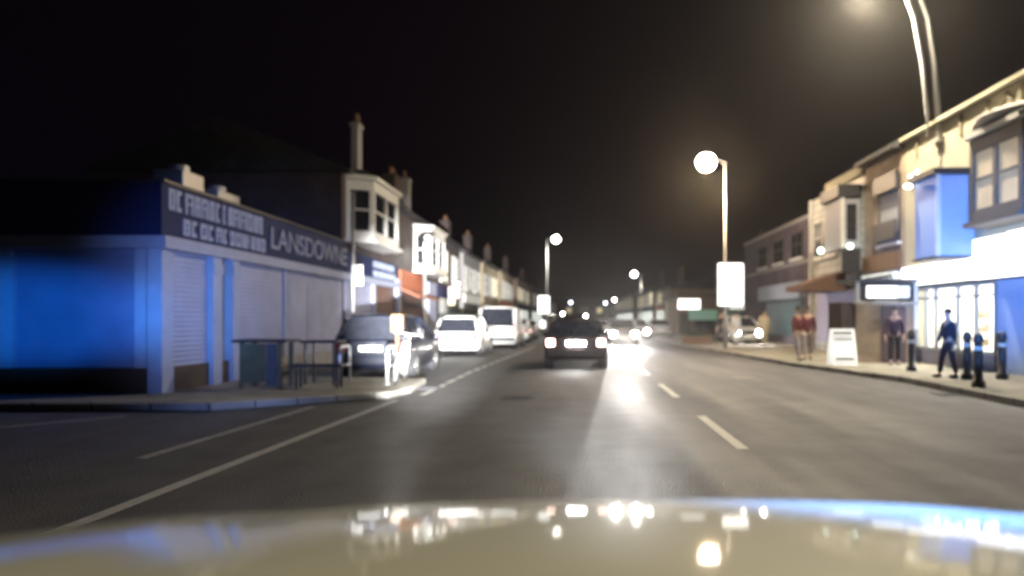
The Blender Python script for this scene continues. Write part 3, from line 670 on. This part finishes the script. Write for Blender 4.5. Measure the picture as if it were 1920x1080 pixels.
o_ = B('oriel_bay', mat('grey_bay_cladding', (.32, .32, .36), .5), r3, XR - .7, XR - .003, 25.1, 26.7, 4.0, 5.85, bevel=.02); B('oriel_roof', DARK, o_, XR - .85, XR - .003, 25.0, 26.85, 5.855, 6.3)
B('oriel_trim', WHITE, o_, XR - .72, XR - .6, 25.04, 25.096, 4.0, 5.85); B('pane', GLASS, o_, XR - .5, XR - .15, 25.07, 25.098, 4.3, 5.6)
B('drainpipe', WHITE, r3, XR - .12, XR - .003, 30.2, 30.35, .1, 6.6)
for a in (27.4, 28.9): window(r3, XR, a, a + 1.0, 4.0, 5.6, -1, NETC if a < 28 else GLASS)
B('fascia', DARK, r3, XR - .12, XR - .003, 24.9, 30.3, 2.6, 3.2); marks(r3, XR - .125, 25.2, 28.8, 2.7, 3.1, -1, LETTERD, seed=31, wide=.3)
B('shop_window', mat('lilac_lit_window', (.3, .28, .4), .5, emit=(.5, .5, .9), es=.12), r3, XR - .04, XR - .003, 25.2, 29.6, .5, 2.5)
MB().prism([(XR - .13, 26.2, 3.25), (XR - 1.7, 26.2, 2.75), (XR - 1.7, 26.2, 2.55), (XR - .13, 26.2, 2.5)], (0, 2.3, 0)).build('awning', mat('brown_canvas', (.15, .085, .06), .85), r3)
pj = B('hanging_sign', DARK, r3, XR - .75, XR - .1, 24.85, 24.95, 3.1, 3.9); MB().tube([(XR, 24.9, 3.95), (XR - .8, 24.9, 3.95)], .02).build('bracket', METALD, pj)
MB().ball((XR - .45, 24.9, 4.05), .1).build('lamp', LAMPG, pj); MB().ball((XR - .95, 26.5, 4.05), .11).build('lamp', LAMPG, r3)
shift(r3)
r4 = thing('brick_block', 'dark purple brick block set back behind the large lit pole sign', 'building', (11, 32.5, 0))
wallbox(r4, 11, 19, 33, 46, 6.3, BRICKP); B('parapet', GREYR, r4, 10.93, 19, 32.95, 46, 6.302, 6.45)
MB().box(10.97, 19, 32.97, 46, 4.2, 4.32).build('string_course', GREYR, r4)
MB().box(10.6, 11, 33.4, 41, 2.5, 3.3).build('fascia', mat('blue_grey_fascia', (.22, .25, .32), .6), r4)
for a in (34, 37.2, 40.4): window(r4, 11, a, a + 1.8, 4.5, 5.8, -1, GLASS, DARK)
for a in (11.8, 14.4):
    f = B('window', DARK, r4, a, a + 1.5, 32.95, 32.998, 4.5, 5.7); B('pane', GLASS, f, a + .1, a + 1.4, 32.93, 32.948, 4.6, 5.6)
B('shop_window', mat('teal_lit_window', (.05, .08, .09), .3, emit=(.3, .6, .7), es=.02), r4, 10.95, 10.997, 34, 40.5, .6, 2.4)
shift(r4)
r5 = thing('low_shop', 'low shop with lit white and green front, right of the far kerb', 'shop', (8.4, 58, 0))
wallbox(r5, 8.35, 16, 58, 68, 3.4, BROWNP); B('fascia_sign', SIGNW, r5, 8.3, 10.15, 57.9, 57.995, 2.3, 3.15, bevel=.03); B('sign_return', SIGNG, r5, 9.2, 11.6, 57.92, 57.997, 1.4, 2.25)
B('roof_edge', DARK, r5, 8.2, 16.1, 57.8, 68, 3.402, 3.6); B('door', DARK, r5, 8.5, 9.4, 57.93, 57.997, .13, 1.9); B('shop_window', GLASS, r5, 9.7, 11.8, 57.94, 57.997, .5, 1.38)
shift(r5)
t = thing('gate_pillar', 'pale pillar with cap standing left of the lit green and white shop', 'pillar', (7.5, 56, .125))
B('shaft', mat('pale_stone', (.42, .38, .33), .8), t, -.42, .42, -.3, .3, 0, 2.7, bevel=.02); B('cap', KERB, t, -.5, .5, -.38, .38, 2.702, 2.9, bevel=.03); B('pillar_base', KERB, t, -.48, .48, -.36, .36, 0, .3)
terrace(47, 56, 11.4, -1, BRICKP, 'dark purple house behind the low lit shop, right', zt=5.2, seed=11)
terrace(70, 84, 9.3, -1, BRICKR, 'reddish house right of the far oncoming cars', zt=4.6, lit=True, seed=12, fas=RUST)
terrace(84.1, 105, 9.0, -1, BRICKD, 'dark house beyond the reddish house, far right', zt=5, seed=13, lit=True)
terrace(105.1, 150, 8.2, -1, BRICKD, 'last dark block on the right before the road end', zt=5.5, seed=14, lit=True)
tb = thing('end_block', 'dark building closing the view at the end of the road', 'building', (0, 200, 0))
wallbox(tb, -40, 40, 200, 212, 6.0, BRICKD); pitched_roof(tb, -40, 40, 200, 212, 6, 2)
for k in range(14):
    a = -30 + k * 4.4; f = B('window', WHITE, tb, a, a + 1.6, 199.9, 199.998, 3.4, 5); B('pane', LITW if k in (3, 6, 8, 11) else GLASS, f, a + .12, a + 1.48, 199.88, 199.898, 3.5, 4.9)
shift(tb)

# --- brick porch with lit board
k = thing('brick_porch', 'brown brick porch with a lit white board on its front, beside the cream shop house', 'porch', (9, 20.3, .125))
B('wall', BRICKB, k, -.85, .87, .1, 1.3, 0, 1.72)
B('coping', KERB, k, -.92, .94, .02, 1.35, 1.722, 1.8)
s_ = B('sign_board', DARK, k, -.72, .84, .05, .2, 1.85, 2.38); B('sign_face', SIGNW, s_, -.55, .35, .03, .048, 1.93, 2.27); B('sign_face_dim', SIGND, s_, .37, .7, .03, .048, 1.93, 2.27)
B('roof', METALD, k, -.95, .95, -.02, 1.35, 2.4, 2.48); B('post', WHITE, k, -.84, -.74, .06, .16, 1.8, 2.4); B('post', WHITE, k, .86, .96, .06, .16, 1.0, 2.4)
B('door', mat('dark_plum_door', (.07, .045, .06), .6), k, -.1, .62, .06, .098, 0, 1.68)
B('pier', BRICKD, k, -1.25, -.86, .14, 1.2, 0, 1.8)

# --- A-board
ab = thing('pavement_board', 'white folding pavement board with black lettering next to the brick porch', 'sign', (7.5, 19.75, .125))
for s_, nm in ((1, 'front_panel'), (-1, 'back_panel')):
    MB().prism([(-.34, -s_ * .28, 0), (.34, -s_ * .28, 0), (.34, -s_ * .03, 1.02), (-.34, -s_ * .03, 1.02)], (0, s_ * .03, 0)).build(nm, mat('self_glowing_white_board', (.85, .85, .83), .5, var=.05, emit=(1, 1, .97), es=.5), ab)  # panel brightness is put in by emission; the board holds no lamp
rr = random.Random(4)
lt = MB()
for zz, hh, n_ in ((.86, .09, 5), (.7, .06, 6), (.14, .08, 6)):
    for i in range(n_):
        x0 = -.27 + i * .54 / n_; yq = -.28 + .25 * zz / 1.02
        lt.box(x0, x0 + .54 / n_ * .66, yq - .03, yq - .008, zz, zz + hh)
lt.build('lettering', BLACKL, ab)

# ------------------------------------------------------------------ street furniture
MBOL = None
def bollard(x, y, h=.98):
    t = thing('bollard', '', 'bollard', (x, y, .125))
    MB().tube([(0, 0, 0), (0, 0, .12), (0, 0, .13), (0, 0, h * .85), (0, 0, h * .86), (0, 0, h * .92)], [.12, .12, .085, .075, .1, .1]).build('post', METALD, t)
    MB().ball((0, 0, h * .95), .085).build('finial', METALD, t)
    MB().tube([(0, 0, h * .7), (0, 0, h * .78)], .083).build('reflective_band', WHITE, t); return t
b0 = bollard(7.55, 13.1, 1.0); b0['group'] = 'bollards on the right pavement edge'; b0['label'] = 'dark bollard at the kerb edge, in front of the lit shop window'
for x, y, l in ((9.1, 14.9, 'dark bollard nearest the right picture edge, in front of the blue lit panel'), (8.35, 14.9, 'dark bollard right of the person in navy, against the right shop stallriser'), (8.3, 17.3, 'dark bollard left of the person in navy, near the shop window corner')):
    dup(b0, (x, y, .125), label=l)
# tall slim sign post and plates on the left
t = thing('sign_post', 'slim pale post with small plate in front of the dark blue parked car', 'post', (-6.05, 18.6, .125))
MB().tube([(0, 0, 0), (0, 0, 4.7)], .045).build('pole', METAL, t); B('plate', WHITE, t, -.02, .28, -.06, -.047, 2.2, 2.75); B('cap', METALD, t, -.05, .05, -.05, .05, 4.702, 4.75)
t = thing('projecting_sign', 'small glowing pink and yellow sign hanging over the left pavement beyond the bays', 'sign', (-6.6, 37, 2.2))
B('panel', SIGNP, t, -.35, .25, -.06, .06, .35, 1.0, bevel=.03); B('lower_panel', LITW, t, -.35, -.02, -.06, .06, 0, .34, bevel=.03); MB().tube([(-.7, 0, 1.08), (.28, 0, 1.08)], .02).build('bracket', METALD, t)
B('lamp', LAMPN if False else MATS['small_floodlight'], t, -.05, .25, -.1, .1, 1.1, 1.2)
# picnic table on the pavement
t = thing('high_table', 'dark topped high wooden table with olive side boards beside the shutters', 'table', (-5.75, 13.05, .125))
B('table_top', mat('dark_table_top', (.025, .025, .03), .6), t, -.62, .38, -.35, .35, .86, .91, bevel=.01)
for x in (-.5, .2):
    for y_ in (-.28, .22): B('leg', WOOD, t, x, x + .07, y_, y_ + .07, 0, .86)
B('side_board', WOOD, t, -.43, -.02, -.3, -.27, .12, .84); B('side_board', mat('slate_board', (.06, .065, .08), .7), t, .0, .19, -.3, -.27, .05, .84)
t = thing('high_table', 'second narrower dark topped table between the high table and the dark blue car', 'table', (-5.05, 13.9, .125))
B('table_top', MATS['dark_table_top'], t, -.42, .3, -.3, .3, .82, .87, bevel=.01)
for x in (-.36, .2):
    for y_ in (-.25, .2): B('leg', METALD, t, x, x + .04, y_, y_ + .04, 0, .82)
t = thing('bench', 'low dark bench in front of the second small table on the left pavement', 'bench', (-4.85, 13.0, .125))
B('seat', MATS['dark_table_top'], t, -.5, .45, -.16, .16, .4, .45, bevel=.01)
for x in (-.42, .34):
    for y_ in (-.13, .09): B('leg', METALD, t, x, x + .04, y_, y_ + .04, 0, .4)
# bicycle stands
def hoop(label, x, y):
    t = thing('bicycle_stand', label, 'bicycle stand', (x, y, .125), R(4), group='hoop bicycle stands on the pavement build-out')
    pts = [(0, 0, 0), (0, 0, .6)] + [(0, .12 - .12 * math.cos(a), .6 + .14 * math.sin(a)) for a in (R(30), R(60), R(90))] + [(0, .7, .74)] + [(0, .7 + .12 * math.sin(a), .6 + .14 * math.cos(a)) for a in (R(30), R(60), R(90))] + [(0, .82, 0)]
    MB().tube(pts, .03, 10).build('hoop', mat('stainless_steel', (.6, .6, .6), .3, .7), t)
    MB().tube([(0, .0, .35), (0, .82, .35)], .02, 8).build('crossbar', MATS['stainless_steel'], t)
    for y_ in (0, .82): MB().tube([(0, y_, 0), (0, y_, .015)], .08).build('foot_plate', METAL, t)
    return t
hp = hoop('steel hoop bicycle stand in front of the dark blue parked car', -4.75, 13.75)
dup(hp, (-3.78, 13.7, .125), R(4), 'steel hoop bicycle stand with the bicycle leaning against it')
def bicycle(label, x, y, rz):
    t = thing('bicycle', label, 'bicycle', (x, y, .125), rz); t.rotation_euler = (0, R(8), rz)
    for yy in (0, 1.02):
        pts = [(0, yy + .33 * math.cos(a), .34 + .33 * math.sin(a)) for a in [2 * math.pi * i / 24 for i in range(25)]]
        w_ = MB().tube(pts, .02, 6).build('wheel', RUBBER, t)
        sp = MB()
        for i in range(12):
            a = math.pi * i / 6; sp.tube([(0, yy, .34), (0, yy + .32 * math.cos(a), .34 + .32 * math.sin(a))], .0035, 4)
        sp.build('spokes', METAL, w_)
    f = MB(); bb = (0, .44, .3); st = (0, .3, .82); hd = (0, .86, .84); hb = (0, .9, .7)
    for a, b in ((bb, st), (bb, hb), (st, hd), ((0, 0, .34), bb), ((0, 0, .34), st), (hd, (0, 1.02, .34))): f.tube([a, b], .018, 8)
    f.build('frame', mat('white_bicycle_paint', (.7, .7, .66), .3), t)
    MB().tube([(-.28, .78, .98), (-.2, .86, 1.0), (0, .88, .98), (.2, .86, 1.0), (.28, .78, .98)], .014, 8).tube([(0, .86, .84), (0, .88, .98)], .015).build('handlebar', METAL, t)
    MB().ball((0, .27, .93), .07, .14, .035).tube([(0, .3, .82), (0, .28, .92)], .014).build('saddle', DARK, t)
    MB().tube([(-.02, .44, .3), (.02, .44, .3)], .09, 16).tube([(.03, .44, .3), (.03, .52, .16)], .012).tube([(-.03, .44, .3), (-.03, .36, .44)], .012).build('pedal_crank', METAL, t)
    return t
bicycle('white bicycle leaning on the right hand hoop stand beside the parking bay line', -3.6, 13.55, R(3))
t = thing('parking_meter', 'brown parking payment post between the dark blue car and the bicycle', 'parking meter', (-3.95, 15.1, .125))
MB().tube([(0, 0, 0), (0, 0, 1.0)], .045).build('pole', BROWNP, t); B('housing', mat('ochre_housing', (.16, .1, .04), .6), t, -.13, .13, -.1, .1, 1.002, 1.4, bevel=.04); B('display', WHITE, t, -.08, .08, -.112, -.101, 1.22, 1.33)
# kerbside planter on the right
t = thing('planter', 'low brown planter trough on the right kerb left of the large lit pole sign', 'planter', (6.2, 37.0, .125))
B('trough', mat('terracotta', (.16, .09, .05), .8), t, -.7, .8, -.3, .3, 0, .38, bevel=.02)
lf = MB(); rr = random.Random(2)
for i in range(160):
    c_ = Vector((rr.uniform(-.65, .75), rr.uniform(-.26, .26), .38 + rr.uniform(0, .22))); a = rr.uniform(0, 6.28)
    u = Vector((math.cos(a), math.sin(a), .6)) * .07; v_ = Vector((-math.sin(a), math.cos(a), .1)) * .03
    vs = [lf.bm.verts.new(c_ + q) for q in (-u, v_, u, -v_)]; lf.bm.faces.new(vs)
lf.build('foliage', FERN, t)

# ------------------------------------------------------------------ people
def skinmesh(name, verts, edges, rads, m, parent, sub=1):
    me = bpy.data.meshes.new(name); me.from_pydata(verts, edges, []); me.materials.append(m)
    o = bpy.data.objects.new(name, me); col.objects.link(o); o.parent = parent
    md = o.modifiers.new('skin', 'SKIN'); md.use_smooth_shade = True
    if not me.skin_vertices: me.attributes.update() if hasattr(me.attributes, 'update') else None
    for i, r_ in enumerate(rads):
        sv = me.skin_vertices[0].data[i]; sv.radius = (r_, r_) if not isinstance(r_, tuple) else r_; sv.use_root = (i == 0)
    s_ = o.modifiers.new('sub', 'SUBSURF'); s_.levels = sub; s_.render_levels = sub
    return o
def person(label, x, y, z, rz, H, coat, trous, step=.12, arm=.06, hat=None, group=None):
    k = H / 1.75
    t = thing('person', label, 'person', (x, y, z), rz, group)
    V = [(0, 0, .95), (0, 0, 1.12), (0, 0, 1.33), (0, 0, 1.46), (0, 0, 1.53), (0, .015, 1.6), (0, .02, 1.68), (0, .01, 1.74)]
    Rr = [(.15, .1), (.135, .095), (.16, .1), (.07, .06), (.055, .055), (.07, .085), (.078, .095), (.055, .07)]
    E = [(i, i + 1) for i in range(7)]
    J, JR, JE = V[:4], [(.165, .12), (.16, .115), (.185, .125), (.085, .075)], [(0, 1), (1, 2), (2, 3)]
    T, TR, TE = [(0, 0, .97)], [(.16, .115)], []
    for s_ in (-1, 1):
        st = step * s_
        i = len(V); V += [(s_ * .19, 0, 1.4), (s_ * .24, arm * s_ * .5, 1.13), (s_ * .25, .06 + arm * s_, .89), (s_ * .25, .08 + arm * s_, .80)]
        Rr += [.06, .047, .035, (.02, .04)]; E += [(3, i), (i, i + 1), (i + 1, i + 2), (i + 2, i + 3)]
        for n_, (fx, fy, fl) in enumerate(((-.003, .03, .075), (-.001, .01, .085), (.001, -.01, .08), (.003, -.03, .062), (-.03 * s_, .045, .05))):
            q = len(V); V += [(s_ * .25 + fx * s_, .08 + arm * s_ + fy, .77 if n_ < 4 else .8), (s_ * .25 + fx * s_ - .012 * s_, .095 + arm * s_ + fy, .77 - fl)]; Rr += [.009, .007]; E += [(i + 3, q), (q, q + 1)]
        j = len(V); V += [(s_ * .09, 0, .88), (s_ * .1, st * .5 + .03, .5), (s_ * .1, st, .1), (s_ * .1, st + .13, .045)]; Rr += [.09, .058, .04, (.045, .03)]; E += [(0, j), (j, j + 1), (j + 1, j + 2), (j + 2, j + 3)]
        q = len(J); J += [(s_ * .19, 0, 1.4), (s_ * .24, arm * s_ * .5, 1.13), (s_ * .25, .05 + arm * s_, .92)]; JR += [.078, .062, .05]; JE += [(2, q), (q, q + 1), (q + 1, q + 2)]
        q = len(T); T += [(s_ * .09, 0, .86), (s_ * .1, st * .5 + .03, .5), (s_ * .1, st, .12)]; TR += [.105, .078, .062]; TE += [(0, q), (q, q + 1), (q + 1, q + 2)]
        for nm, c0 in (('shoe', 0),):
            MB().ball((s_ * .1 * k, (st + .07) * k, .045 * k), .05 * k, .14 * k, .045 * k).build('shoe', DARK, t)
    sc = lambda L_: [tuple(c_ * k for c_ in p) for p in L_]
    sr = lambda L_: [tuple(c_ * k for c_ in (r_ if isinstance(r_, tuple) else (r_, r_))) for r_ in L_]
    skinmesh('body', sc(V), E, sr(Rr), SKIN, t); J[0] = (0, 0, .84)
    skinmesh('jacket', sc(J), JE, sr(JR), coat, t); skinmesh('trousers', sc(T), TE, sr(TR), trous, t)
    MB().ball((0, -.0 * k, 1.715 * k), .088 * k, .105 * k, .085 * k).build('hair', HAIR, t)
    fc = MB()
    for s_ in (-1, 1): fc.ball((s_ * .03 * k, .108 * k, 1.66 * k), .011 * k)
    fc.build('eyes', DARK, t); MB().ball((0, .118 * k, 1.635 * k), .012 * k, .02 * k, .022 * k).build('nose', SKIN, t)
    return t
REDC = mat('red_coat_cloth', (.16, .035, .04), .85); PLUM = mat('plum_coat_cloth', (.06, .035, .06), .85); NAVC = mat('navy_coat_cloth', (.02, .02, .035), .85)
PALET = mat('pale_trouser_cloth', (.36, .33, .35), .85); DARKT = mat('dark_trouser_cloth', (.03, .03, .04), .85); WHIT = mat('white_coat_cloth', (.65, .68, .75), .85); CREAMC = mat('cream_coat_cloth', (.6, .56, .42), .85); BLUEC = mat('teal_coat_cloth', (.1, .25, .32), .85)
person('person in red coat and pale trousers, left of the pair near the pavement board', 6.95, 21.9, .125, R(200), 1.68, REDC, PALET, .15)
person('person in plum coat and pale trousers, right of the pair near the pavement board', 7.42, 22.5, .125, R(170), 1.7, mat('crimson_coat_cloth', (.14, .04, .07), .85), PALET, .1)
person('person in dark plum coat standing at the door of the brick porch', 8.98, 19.7, .125, R(150), 1.62, PLUM, DARKT, .08)
person('person in navy coat walking before the lit shop window', 8.15, 15.3, .125, R(95), 1.5, NAVC, mat('purple_trouser_cloth', (.03, .022, .035), .85), .16)
person('person in pale blue coat standing under the large lit pole sign', 8.05, 35.5, .125, R(10), 1.7, WHIT, WHIT, .1)
person('person in cream coat in front of the white car on the right pavement', 8.9, 33.2, .125, R(185), 1.72, CREAMC, CREAMC, .1)
person('person in teal coat on the right pavement below the brown awning', 8.6, 27.2, .125, R(190), 1.75, BLUEC, DARKT, .1)
person('person in dark clothes between the large lit pole sign and the planter', 7.4, 36, .125, R(120), 1.72, NAVC, DARKT, .12)

# ------------------------------------------------------------------ night air
hz = MB().box(-90, 90, -30, 260, -1.2, 26).build('haze', bpy.data.materials.new('haze_air'))
struct(hz, 'stuff'); hm = hz.data.materials[0]; hm.use_nodes = True; nt = hm.node_tree; nt.nodes.remove(nt.nodes['Principled BSDF'])
pv = nt.nodes.new('ShaderNodeVolumePrincipled'); pv.inputs['Color'].default_value = (.9, .86, .84, 1); pv.inputs['Density'].default_value = .00065; pv.inputs['Anisotropy'].default_value = .82
nt.links.new(pv.outputs[0], nt.nodes['Material Output'].inputs['Volume'])
